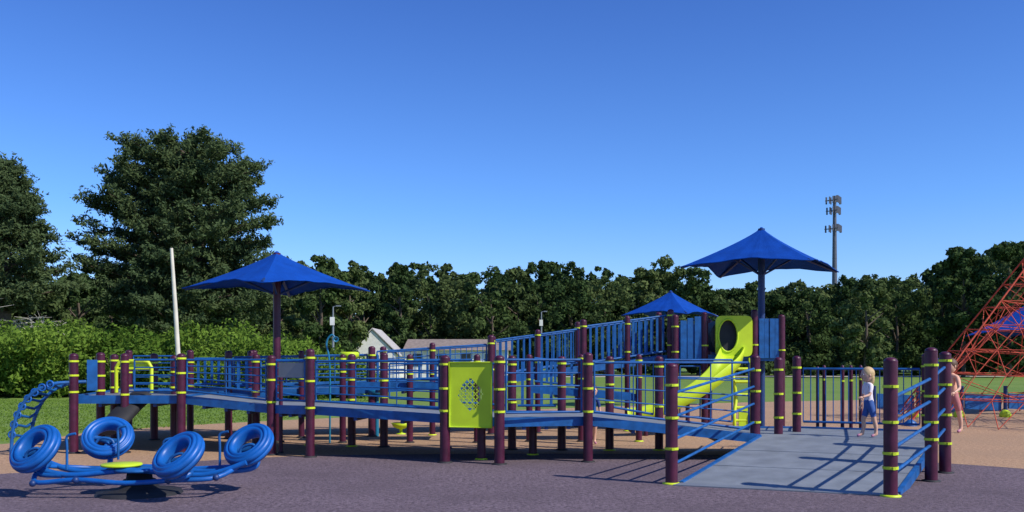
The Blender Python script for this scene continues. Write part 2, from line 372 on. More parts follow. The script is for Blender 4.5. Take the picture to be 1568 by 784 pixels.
# ------------------------------------------------------------------ slide
SL=empty('playground_slide'); b=MB()
path=catmull([(4.30,18.05,1.52),(4.27,17.75,1.47),(4.10,17.48,1.25),(3.80,17.32,.98),(3.4,17.2,.72),(2.95,17.12,.50),(2.55,17.08,.37),(2.2,17.06,.33)],6)
prof=[(-.24,.17),(-.225,.185),(-.21,.17),(-.18,.03),(-.1,0),(.1,0),(.18,.03),(.21,.17),(.225,.185),(.24,.17),(.21,-.03),(.1,-.05),(-.1,-.05),(-.21,-.03)]
vs=[];K=len(prof)
for i,p in enumerate(path):
    d=(path[min(i+1,len(path)-1)]-path[max(i-1,0)]).normalized(); sd=d.cross(V((0,0,1))).normalized(); up=sd.cross(d)
    vs+=[p+sd*u+up*w for u,w in prof]
fs=[(i*K+k,i*K+(k+1)%K,(i+1)*K+(k+1)%K,(i+1)*K+k) for i in range(len(path)-1) for k in range(K)]
fs+= [tuple(range(K)),tuple(range((len(path)-1)*K,len(path)*K))[::-1]]
b.add(vs,fs,'yellow_plastic',True); b.tube([(2.5,17.08,0),(2.5,17.08,.32)],.04,'purple_paint'); b.tube([(3.3,17.18,0),(3.3,17.18,.7)],.04,'purple_paint')
b.obj('chute',SL)
b=MB(); n=40; cx,cz=4.30,1.90
out=[];inn=[]
for k in range(n):
    a=2*math.pi*k/n; c,s_=math.cos(a),math.sin(a); e=.25
    out.append((cx+.05+.36*math.copysign(abs(c)**e,c),cz-.01+.40*math.copysign(abs(s_)**e,s_)))
    inn.append((cx-.07+.19*c,cz+.0+.32*s_))
yf,yb=17.90,17.97
vs=[(x,yf,z) for x,z in out]+[(x,yf,z) for x,z in inn]+[(x,yb,z) for x,z in out]+[(x,yb+.03,z) for x,z in inn]
fs=[]
for k in range(n):
    j=(k+1)%n; fs+=[(k,j,n+j,n+k),(2*n+k,3*n+k,3*n+j,2*n+j),(k,2*n+k,2*n+j,j),(n+k,n+j,3*n+j,3*n+k)]
b.add(vs,fs,'yellow_plastic'); 
b.tube([(cx-.07,17.98,cz),(cx-.07,18.9,cz)],.33,'black_rubber',24)  # capped black tube behind the opening, standing in for the shade inside
b.tube([(x,yf,z) for x,z in inn],.02,'yellow_plastic',6,closed=True)
b.obj('entry_hood',SL)

# ------------------------------------------------------------------ shade canopies
def canopy(x,y,apex,R,drop,ang,pole_r=.065,lean=(0,0)):
    E=empty('shade_canopy'); E.location=(x,y,0); b=MB(); nt=64; nr=14; vs=[(lean[0],lean[1],apex)]
    for i in range(1,nr+1):
        t=i/nr
        for k in range(nt):
            th=2*math.pi*k/nt; ph=(th%(math.pi/2))-math.pi/4
            rb=R*math.cos(math.pi/4)/math.cos(ph); s2=1-(abs(ph)/(math.pi/4))**1.5
            rb*=(1-.10*s2)
            rr=t*rb; z=apex-drop*(.70*t**.80+.30*(rr/R)**.9)+.03*s2*t*t
            a=th+ang; z-= .010*math.sin(7*a)*t*t+.006*math.sin(17*a)*t
            vs.append((lean[0]+rr*math.cos(a),lean[1]+rr*math.sin(a),z))
    fs=[(0,1+k,1+(k+1)%nt) for k in range(nt)]
    for i in range(nr-1):
        for k in range(nt): fs.append((1+i*nt+k,1+(i+1)*nt+k,1+(i+1)*nt+(k+1)%nt,1+i*nt+(k+1)%nt))
    b.add(vs,fs,'canopy_fabric',False)
    rim=[V(v) for v in vs[-nt:]]; b.tube(rim,.012,'canopy_fabric',5,closed=True)
    b.obj('fabric',E); b=MB()
    b.tube([(0,0,0),(0,0,apex-.03)],pole_r,'purple_paint' if y<17 else 'blue_dark',14)
    b.lathe((0,0,apex-.03),[(.05,-.04),(.05,.0),(.02,.03),(.001,.035)],'canopy_fabric')
    for q in range(4):
        a=ang+q*math.pi/2; c,s_=math.cos(a),math.sin(a)
        b.tube([(0,0,apex-.12),(c*R*.5,s_*R*.5,apex-drop*.64-.03),(c*R*.97,s_*R*.97,apex-drop-.0)],.028,'blue_dark',8)
        b.tube([(0,0,apex-drop*1.15),(c*R*.45,s_*R*.45,apex-drop*.66)],.02,'blue_dark',8)
    b.lathe((0,0,.008),[(pole_r*2,0),(pole_r*2,.02),(pole_r,.03)],'black_rubber')
    b.obj('pole_and_struts',E)
canopy(PX(424,15.75),15.75,ZH(385,15.75),1.58,.66,math.radians(6))
canopy(PX(1168,18.5),18.6,ZH(348,18.6),1.80,.86,math.radians(15),.07)
canopy(PX(1027,28),28,ZH(445,28),1.55,.78,math.radians(8))
canopy(PX(1590,25),25,ZH(452,25),1.9,1.1,math.radians(-5))

# ------------------------------------------------------------------ four seat seesaw
SW=empty('four_seat_seesaw'); b=MB()
cx,cy=-3.92,9.62
b.lathe((cx,cy,.008),[(.44,0),(.42,.03),(.22,.06),(.14,.12),(.12,.24),(.001,.25)],'black_rubber',24)
b.torus((cx,cy,.13),(0,0,1),.15,.03,'black_rubber')
b.lathe((cx,cy,.25),[(.001,0),(.26,0),(.27,.015),(.26,.03),(.001,.035)],'blue_paint',24)
b.lathe((cx-.18,cy-.02,.30),[(.001,0),(.2,0),(.21,.012),(.2,.025),(.001,.03)],'yellow_plastic',24)
b.obj('base',SW)
seats=[(-4.90,9.4,.50,(-.35,-.72,.62)),(-4.53,10.25,.54,(.15,-.72,.68)),(-3.30,9.05,.47,(-.40,-.62,.72)),(-2.82,9.8,.50,(-.30,-.66,.72))]
fr=MB(); st=MB(); 
frame=catmull([(-4.95,9.62,.30),(-4.85,9.3,.17),(-4.4,9.25,.20),(-3.9,9.22,.17),(-3.4,9.2,.2),(-3.0,9.3,.22),(-2.85,9.7,.33),(-3.05,10.1,.24),(-3.6,10.2,.2),(-4.2,10.2,.2),(-4.7,10.1,.22)],5)
fr.tube(frame,.026,'blue_plastic',10,closed=True)
for dy in (-.16,.16):
    fr.tube(catmull([(-5.0,cy+dy,.33),(-4.6,cy+dy,.22),(-3.92,cy+dy,.27),(-3.2,cy+dy,.22),(-2.75,cy+dy,.35)],5),.03,'blue_plastic',10)
for k,(x,y,z,ax) in enumerate(seats):
    ax=V(ax).normalized(); c=V((x,y,z)); q=V((0,0,1)).rotation_difference(ax)
    prf=[(.148,-.045),(.160,-.070),(.192,-.085),(.198,-.070),(.206,-.070),(.212,-.084),(.234,-.078),(.240,-.062),(.248,-.062),(.256,-.066),(.272,-.040),(.280,-.014),(.270,-.008),(.270,.008),(.280,.014),(.272,.040),(.256,.064),(.248,.060),(.240,.060),(.234,.076),(.212,.082),(.206,.068),(.198,.068),(.192,.082),(.160,.066),(.148,.04),(.143,0),(.148,-.045)]
    st.lathe(c,prf,'blue_plastic',44,axis=ax)
    u=q@V((1,0,0)); w=q@V((0,1,0))
    st.tube([c-u*.15-ax*.03,c-ax*.06,c+u*.15-ax*.03],[.028,.036,.028],'blue_paint',10)
    st.tube(catmull([c-u*.11-w*.10-ax*.02,c-w*.04-u*.06+ax*.03,c-w*.04+u*.06+ax*.03,c+u*.11-w*.10-ax*.02],4),.016,'blue_paint',8)
    st.tube([c-w*.15-ax*.03,c-ax*.06],[.02,.024],'blue_paint',8)
    sx=x+(cx-x)*.25; sy=y+(cy-y)*.25
    st.tube(catmull([(sx,sy,.22),(x,y+.06,.24),c-ax*.20+V((0,0,-.04)),c-ax*.06],5),.03,'blue_plastic',10)
    hp=c-V((x-cx,y-cy,0)).normalized()*.30
    st.tube(catmull([hp+V((0,0,-.22)),hp+V((0,0,.0)),hp+V((.0,0,.12)),hp+V((.09,0,.15))],4),.014,'blue_paint',8)
for p in ((-4.86,9.27,.16),(-4.4,9.22,.2),(-3.0,9.27,.22),(-3.45,9.18,.2),(-2.82,9.72,.34)):
    fr.ell(p,(.035,.035,.035),'blue_dark',10,7)
fr.obj('frame',SW); st.obj('seats',SW)

# ------------------------------------------------------------------ arched ladder climber
LC=empty('arched_ladder_climber'); b=MB()
for o in (0,.55):
    b.tube(catmull([(-7.45,13.6+o,0),(-7.42,13.6+o,.4),(-7.3,13.6+o,.72),(-7.1,13.6+o,.95),(-6.85,13.65+o,1.06),(-6.66,13.75+o,1.08)],5),.026,'blue_paint',10)
for t in range(1,9):
    a=t/9*math.pi*.48; x=-7.45+.75*(1-math.cos(a)); z=.15+.93*math.sin(a)
    b.tube([(x,13.6,z),(x+.04,13.87,z-.05),(x,14.15,z)],.02,'blue_paint',8)
    b.torus((x,13.6,z),(0,1,0),.05,.014,'blue_plastic',12,6)
b.obj('rails_and_rungs',LC)
DS=empty('dark_crawl_slide'); b=MB()
b.tube(catmull([(PX(212,14.3),14.4,.84),(PX(195,14),14.1,.7),(PX(180,13.8),13.7,.48),(PX(165,13.6),13.5,.40)],5),.2,'black_rubber',16,flat=.55); b.obj('chute',DS)

BS=empty('spinning_bowl_seat'); b=MB(); x,y=PX(614,17.5),17.5
b.lathe((x,y,.0),[(.1,0),(.1,.02),(.03,.03),(.03,.1),(.08,.11),(.15,.15),(.19,.22),(.175,.22),(.13,.16),(.001,.14)],'yellow_plastic',20); b.obj('bowl',BS)
TP=empty('speaking_tube'); b=MB()
b.tube(catmull([(PX(505,15.6),15.6,0),(PX(505,15.6),15.6,1.3),(PX(500,15.6),15.6,1.7),(PX(508,15.6),15.6,1.85),(PX(514,15.6),15.6,1.78)],5),.016,'teal_paint',10)
b.lathe((PX(514,15.6),15.58,1.77),[(.02,0),(.03,.03),(.05,.06),(.045,.065),(.02,.03)],'teal_paint',14,axis=(.3,-1,0)); b.obj('tube',TP)
PB=empty('drum_panel'); b=MB()
b.tube([(PX(577,17),17,0),(PX(577,17),17,.75)],.04,'teal_paint'); b.lathe((PX(577,17),17,.75),[(.02,0),(.16,.02),(.17,.1),(.16,.12),(.001,.12)],'teal_paint',18); b.obj('drum',PB)
YD=empty('yellow_drum_toy'); b=MB(); b.lathe((PX(535,16),16,1.42),[(.02,0),(.12,.02),(.17,.07),(.17,.12),(.15,.14),(.001,.14)],'yellow_plastic',20); b.tube([(PX(535,16),16,0),(PX(535,16),16,1.43)],.03,'purple_paint'); b.obj('drum',YD)

# ------------------------------------------------------------------ rope net
RN=empty('rope_net_climber'); b=MB()
T=V((13.3,20.5,5.9)); cen=V((13.3,20.5,0)); nb=6; Rb=4.8
anch=[cen+V((Rb*math.cos(math.radians(180+10+60*k)),Rb*math.sin(math.radians(180+10+60*k)),.08)) for k in range(nb)]
b.tube([cen,T],.09,'blue_paint',14)
nl=11
for k in range(nb):
    a=anch[k]; c=anch[(k+1)%nb]; b.tube([a,T],.018,'rope',6)
    b.lathe((a.x,a.y,0),[(.14,0),(.12,.08),(.05,.14),(.001,.15)],'blue_paint',12)
    rows=[]
    for i in range(nl):
        t=i/nl; cnt=max(1,int(round(8*(1-t))))
        rows.append([a.lerp(T,t).lerp(c.lerp(T,t),j/cnt)+(cen-a.lerp(c,.5)).normalized()*(.55*math.sin(math.pi*t)) * (math.sin(math.pi*j/cnt) if cnt>0 else 0)+V((0,0,-.05*math.sin(math.pi*j/cnt)*(1-t))) for j in range(cnt+1)])
    for i in range(nl):
        if i>0: b.tube(rows[i],.0105,'rope',5,cap=False)
        if i+1<nl:
            r0,r1=rows[i],rows[i+1]
            for j,p in enumerate(r0):
                u=j/max(1,len(r0)-1)*(len(r1)-1)
                for jj in {int(math.floor(u)),int(math.ceil(u))}: b.tube([p,r1[jj]],.0095,'rope',5,cap=False)
    for i in range(1,8):
        t=i/nl; p=a.lerp(T,t); q=cen.lerp(T,t*.9); b.tube([p,q],.009,'rope',5,cap=False)
        if i<7: b.tube([p.lerp(q,.5),a.lerp(T,(i+1)/nl)],.009,'rope',5,cap=False); b.tube([p.lerp(q,.5),cen.lerp(T,(i+1)/nl*.9)],.009,'rope',5,cap=False)
        p2=anch[(k+1)%nb].lerp(T,t); b.tube([p.lerp(q,.5),p2.lerp(cen.lerp(T,t*.9),.5)],.009,'rope',5,cap=False)
b.obj('net',RN)
LB=empty('low_play_panels'); b=MB()
for k in range(6):
    x=9.6+k*1.15; b.prism([(x,24,.55),(x+1.0,24.1,.5),(x+1.0,24.16,.5),(x,24.06,.55)],.4,'blue_paint'); b.tube([(x-.07,24.05,0),(x-.07,24.05,.75)],.05,'blue_dark')
    b.ell((x+.4,22.8,.05),(.14,.14,.14),'yellow_plastic',12,8)
b.obj('panels',LB)

# ------------------------------------------------------------------ poles, tower, house, wires
WP=empty('wooden_pole'); b=MB(); Y=30
b.tube([(PX(277,Y),Y,0),(PX(269,Y),Y,3.0),(PX(262.5,Y),Y,ZH(380,Y))],[.085,.07,.05],'pole_wood',12); b.obj('pole',WP)
for px,py,Y in((510,470,45),(829,478,60)):
    LP=empty('lamp_post'); b=MB(); x=PX(px,Y); z=ZH(py,Y)
    b.tube([(x,Y,0),(x,Y,z)],[.08,.04],'galv_steel',10); b.tube([(x,Y,z),(x+.2,Y,z+.05)],.025,'galv_steel',8); b.beam((x+.15,Y,z+.05),(x+.38,Y,z+.05),.14,.06,'galv_steel'); b.beam((x-.02,Y-.1,z-.9),(x-.02,Y-.1,z-.5),.22,.05,'white_paint'); b.obj('lamp',LP)
CT=empty('cell_tower'); b=MB(); Y=260; x=PX(1278,Y); zt=ZH(300,Y)
b.tube([(x,Y,0),(x,Y,zt)],[1.0,.45],'tower_steel',12)
for zc,Rr in((zt-1.2,2.6),(zt-4.2,2.4),(zt-9.3,2.8)):
    tri=[V((x+Rr*math.cos(a),Y+Rr*math.sin(a),zc)) for a in (.5,.5+2.094,.5+4.189)]
    b.tube(tri,.10,'tower_steel',6,closed=True)
    for i in range(3):
        b.tube([(x,Y,zc),tri[i]],.1,'tower_steel',6)
        for t in (.08,.36,.64,.92):
            p=tri[i].lerp(tri[(i+1)%3],t); b.beam(p-V((0,0,1.0)),p+V((0,0,1.0)),.32,.25,'tower_steel')
for k in range(10): b.torus((x,Y,5+k*3.2),(0,0,1),.95-.04*k,.08,'tower_steel',10,5)
b.obj('mast',CT)
HS=empty('white_house'); b=MB(); Y=74; 
hx0,hx1=PX(538,Y),PX(606,Y); zc=ZH(542,Y); za=ZH(505,Y); mx=(hx0+hx1)/2-.1
b.add([(hx0,Y,0),(hx1,Y,0),(hx1,Y,zc),(mx,Y,za),(hx0,Y,zc),(hx0,Y+5,0),(hx1,Y+5,0),(hx1,Y+5,zc),(mx,Y+5,za),(hx0,Y+5,zc)],[(0,1,2,3,4),(5,9,8,7,6),(0,4,9,5),(1,6,7,2)],'white_paint')
b.obj('walls',HS); b=MB()
for s_,xe in((-1,hx0-.35),(1,hx1+.35)):
    ze=zc-.18
    b.add([(mx,Y-.12,za+.06),(xe,Y-.12,ze),(xe,Y+5.2,ze),(mx,Y+5.2,za+.06),(mx,Y-.12,za+.16),(xe,Y-.12,ze+.10),(xe,Y+5.2,ze+.10),(mx,Y+5.2,za+.16)],[(0,1,2,3),(4,7,6,5),(0,4,5,1),(1,5,6,2),(2,6,7,3)],'roof_light')
wx=PX(785,Y+2); rz=ZH(519,Y+4)
b.add([(hx1+.4,Y+1.2,2.3),(wx,Y+1.2,2.3),(wx,Y+5,rz),(hx1+.4,Y+5,rz),(wx,Y+9,2.3),(hx1+.4,Y+9,2.3)],[(0,1,2,3),(3,2,4,5)],'roof_shingle'); b.obj('roof',HS)
b=MB(); b.add([(hx1,Y+1.6,0),(wx-.4,Y+1.6,0),(wx-.4,Y+1.6,2.4),(hx1,Y+1.6,2.4)],[(0,1,2,3)],'white_paint')
b.add([(wx-.4,Y+1.6,0),(wx-.4,Y+8.6,0),(wx-.4,Y+8.6,2.3),(wx-.4,Y+5,rz-.1),(wx-.4,Y+1.6,2.3)],[(0,1,2,3,4)],'white_paint')
for k in range(4): b.beam((hx1+1.2+2*k,Y+1.57,1.5),(hx1+2.0+2*k,Y+1.57,1.5),.06,1.0,'glass_dark')
b.beam((mx-.4,Y-.03,1.5),(mx+.4,Y-.03,1.5),.06,.9,'glass_dark'); b.obj('wing_walls_and_windows',HS)
PL=empty('power_lines'); b=MB()
for z in (0,.45): b.tube([( -60+ t*3.9, 66, 10.4+z-.06*t+ .012*(t-5)**2) for t in range(11)],.013,'black_rubber',5)
b.obj('wires',PL)

# ------------------------------------------------------------------ trees
def blob_leaves(cs,rs,n,size,outb=.9,flat=.8,up=.25,inner=.45):
    cs=np.array(cs);rs=np.array(rs); m=len(cs)
    idx=rng.choice(m,n,p=(rs**2)/(rs**2).sum())
    d=rng.normal(size=(n,3)); d/=np.linalg.norm(d,axis=1,keepdims=True)
    rad=rs[idx]*(1.12-inner*rng.random(n)**1.2)
    C=cs[idx]+d*rad[:,None]*np.array([1,1,flat])
    Nn=d*outb+rng.normal(size=(n,3))*.6; Nn[:,2]+=up
    return C,Nn,size*rng.uniform(.55,1.35,n)
def crown(x,y,z0,z1,R,nb,top=.5,br=(.16,.30)):
    cs=[];rs=[]
    hz=(z1-z0)
    for _ in range(nb):
        t=rng.random()**.85; w=(1-(max(0,t-.45)/.55)**2.2)**.5 if t>.45 else .8+.2*t/.45
        r=R*rng.uniform(*br)*(1-.35*t); z=z0+r*.5+(hz-r*1.3)*t
        a=rng.uniform(0,2*math.pi); rr=max(0,(R-r*.6))*w*math.sqrt(rng.uniform(.1,1))
        cs.append((x+rr*math.cos(a),y+rr*math.sin(a),z)); rs.append(r)
    return cs,rs
sk_x=[-300,0,90,160,300,430,480,520,580,620,680,730,770,820,870,920,970,1020,1050,1110,1180,1250,1320,1400,1430,1470,1530,1568,1900]
sk_y=[430,425,412,405,400,395,390,393,412,398,408,400,402,396,396,408,400,402,415,428,428,428,416,422,400,378,374,366,384]
G={'leaf_far':([],[],[]),'leaf_far_light':([],[],[])}; TM=MB()
def put(c,nn,s_,k): G[k][0].append(c);G[k][1].append(nn);G[k][2].append(s_)
def far_tree(px,Y,extra=0,nl=6000,size=.185,Rf=None,nb=60):
    x=PX(px,Y); top=ZH(np.interp(px,sk_x,sk_y)+extra,Y); R=Rf or rng.uniform(2.2,4.2)
    cs,rs=crown(x,Y,.6,top,R,nb,br=(.14,.32))
    c,nn,s_=blob_leaves(cs,rs,nl,size,inner=.7); put(c,nn,s_,'leaf_far_light' if rng.random()<.42 else 'leaf_far')
    TM.tube([(x,Y,0),(x+.2,Y,top*.4),(x,Y,top*.7)],[.2,.12,.03],'bark',6)
    for k in range(4):
        a=rng.uniform(0,6.28); zz=top*rng.uniform(.3,.6); TM.tube([(x,Y,zz),(x+R*.5*math.cos(a),Y+R*.5*math.sin(a),zz+R*.4)],[.1,.03],'bark',5)
px=-330
while px<1920:
    far_tree(px+rng.uniform(-12,12),rng.uniform(86,97),rng.uniform(-14,28)); px+=rng.uniform(34,54)
px=-300
while px<1900:
    far_tree(px+rng.uniform(-12,12),rng.uniform(99,110),rng.uniform(-4,20),6000,.27); px+=rng.uniform(32,46)
px=-250
while px<1880:
    far_tree(px,rng.uniform(114,124),rng.uniform(12,28),3600,.5,4.5,30); px+=rng.uniform(34,44)
px=-100
while px<1800:
    Y=rng.uniform(84,88); x=PX(px,Y); R=rng.uniform(1.3,2.4); cs,rs=crown(x,Y,.1,rng.uniform(2.0,4.6),R,14,br=(.25,.4))
    c,nn,s_=blob_leaves(cs,rs,1500,.22); put(c,nn,s_,'leaf_far'); px+=rng.uniform(20,34)
TL=empty('distant_tree_line')
for k,(a,c,d) in G.items(): quads('foliage_'+k,np.concatenate(a),np.concatenate(c),np.concatenate(d),k,.7,TL)
TM.obj('trunks',TL)

# hedge
Cs=[];Ns=[];Ss=[]
for i in range(170):
    px=rng.uniform(-140,560); Y=rng.uniform(34,41); 
    ht=ZH(np.interp(px,[-140,0,60,150,300,430,560],[470,480,490,495,495,510,540])+rng.uniform(-12,44),Y)
    x=PX(px,Y); 
    cs=[(x+rng.uniform(-.8,.8),Y+rng.uniform(-.6,.6),rng.uniform(.2,max(.5,ht-.4))) for _ in range(7)]; rs=[rng.uniform(.22,.7) for _ in range(7)]
    c,nn,s_=blob_leaves(cs,rs,800,.095,.7,inner=.6); Cs.append(c);Ns.append(nn);Ss.append(s_)
HD=empty('hedge_shrubs'); quads('foliage',np.concatenate(Cs),np.concatenate(Ns),np.concatenate(Ss),'leaf_shrub',.55,HD)
b=MB()
for i in range(60):
    px=rng.uniform(-100,520); Y=rng.uniform(35,39); x=PX(px,Y); b.tube([(x,Y,0),(x+rng.uniform(-.4,.4),Y,1.6)],[.05,.015],'bark',5)
b.obj('stems',HD)

def pine(x,y,top,prof,seed,crown0,nsh,lps=26,size=.17,name='pine_tree',dead=False,fill=5000):
    """white pine: flattened, up-swept plume shelves at the ends of long limbs with dark gaps between"""
    E=empty(name); r=np.random.default_rng(seed); b=MB()
    b.tube([(x,y,0),(x+.15,y,top*.4),(x-.1,y,top*.75),(x,y,top*.95)],[.45,.36,.2,.04],'bark',10)
    if not dead:
        b.tube([(x+.1,y,top*.3),(x+1.0,y+.3,top*.6),(x+1.6,y+.2,top*.85)],[.25,.17,.04],'bark',8)
        b.tube([(x,y,top*.35),(x-.9,y-.3,top*.6),(x-1.7,y-.2,top*.82)],[.22,.15,.04],'bark',8)
    Cs=[];Ns=[];Ss=[]
    for i in range(nsh):
        t=(i+.5*r.random())/nsh; z=crown0+(top-.4-crown0)*t; a=i*2.39996+r.normal()*.25
        L=prof(t,a)*(r.uniform(.75,1.06) if i%3 else r.uniform(.35,.65))*(1+.10*math.sin(3*a+6*t))
        d=np.array([math.cos(a),math.sin(a),0]); rise=L*(.0+.40*t)
        p0=np.array([x,y,z-.25*L*.5]); p1=np.array([x,y,z])+d*L+np.array([0,0,rise*.3+.15]); mid=(p0+p1)/2-np.array([0,0,.10*L*.3])
        if p1[2]>top-.1: p1[2]=top-.1-r.random()*.5
        b.tube([p0,mid,p1],[.08+.05*(1-t),.05,.012],'bark',5,cap=False)
        sd=np.array([-d[1],d[0],0]); npl=int(5+L*1.3)
        for k in range(npl):
            u=1.0-.5*(k/npl)**1.1; base=(1-u)**2*p0+2*u*(1-u)*mid+u*u*p1
            base=base+sd*r.normal()*(.35+.5*(1.0-u))*min(1.3,L*.3)+np.array([0,0,r.uniform(-.15,.15)])
            out=d*.6+sd*r.normal()*.55+np.array([0,0,.45]); out/=np.linalg.norm(out)
            for s2 in range(4):
                o2=out+r.normal(size=3)*.5; o2[2]=abs(o2[2])*.9; o2/=np.linalg.norm(o2)
                m=lps; w_=r.random(m)**.8; ln=r.uniform(.4,.8)
                q=o2[None,:]*(w_*ln)[:,None]+r.normal(size=(m,3))*np.array([.13,.13,.08])*(1.2-.6*w_)[:,None]
                Cs.append(base+q); Ns.append(r.normal(size=(m,3))*.6+np.array([0,0,.7])-o2*.2+np.array([.25,-.3,0])); Ss.append(np.full(m,size)*r.uniform(.6,1.3,m))
    m=fill; tt=r.random(m); aa=r.uniform(0,6.28,m); rr_=np.sqrt(r.random(m))*.6*np.array([prof(q1,q2) for q1,q2 in zip(tt,aa)])
    Cs.append(np.stack([x+rr_*np.cos(aa),y+rr_*np.sin(aa),crown0+(top-1.0-crown0)*tt],1)); Ns.append(r.normal(size=(m,3))); Ss.append(np.full(m,size*1.5))
    if dead:
        for k in range(55):
            z=r.uniform(1.5,crown0+2.2); a=r.uniform(0,6.28); L=r.uniform(1.8,3.8)
            p=V((x,y,z)); q=p+V((math.cos(a)*L,math.sin(a)*L,r.uniform(-.3,.6))); b.tube([p,q],[.04,.012],'pale_wood',5)
            for j in range(14):
                u=r.uniform(.3,1); w=p.lerp(q,u); b.tube([w,w+V((r.normal()*.4,r.normal()*.4,r.normal()*.3))],[.016,.007],'pale_wood',4)
    b.obj('trunk_and_limbs',E)
    quads('needles',np.concatenate(Cs),np.concatenate(Ns),np.concatenate(Ss),'leaf_pine',.42,E)
Y=50
def pf(t,a):
    side=math.cos(a)
    return np.interp(t,[0,.12,.35,.6,.8,.92,1],[3.9,5.0,4.9,4.6,4.4,3.7,2.2])*(1+.06*side)
pine(PX(280,Y),Y,ZH(216,Y),pf,3,2.8,200,20,.12,fill=9000)
Y=44
def pf2(t,a): return np.interp(t,[0,.15,.4,.7,1],[2.6,3.0,2.7,2.0,.6])
pine(PX(0,Y),Y,ZH(244,Y),pf2,5,3.8,105,20,.11,dead=True,fill=3500)
def decid(px,Y,toppy,R,z0,nl,size,name,mt='leaf_far',seed=1):
    E=empty(name); x=PX(px,Y); top=ZH(toppy,Y); cs,rs=crown(x,Y,z0,top,R,60); c,nn,s_=blob_leaves(cs,rs,nl,size,inner=.65); quads('foliage',c,nn,s_,mt,.7,E)
    b=MB(); b.tube([(x,Y,0),(x+.1,Y,top*.5),(x,Y,top*.8)],[.2,.12,.03],'bark',8)
    for k in range(7):
        a=rng.uniform(0,6.28); zz=top*rng.uniform(.3,.65); b.tube([(x,Y,zz),(x+R*.6*math.cos(a),Y+R*.6*math.sin(a),zz+R*.45)],[.08,.02],'bark',5)
    b.obj('trunk_and_limbs',E)
decid(490,70,390,2.6,1.5,10000,.17,'maple_tree'); decid(535,72,398,2.0,1.5,7500,.17,'maple_tree','leaf_far_light')
decid(612,86,400,1.7,3.2,6000,.17,'maple_tree'); decid(120,60,418,2.6,1.0,10000,.16,'maple_tree'); decid(60,58,430,2.4,1.0,9000,.16,'maple_tree','leaf_far_light')
decid(1475,80,374,3.2,1.0,12000,.18,'maple_tree'); decid(1545,78,368,3.4,1.0,12000,.18,'maple_tree'); decid(1325,76,422,2.8,.6,9000,.18,'maple_tree','leaf_far_light')

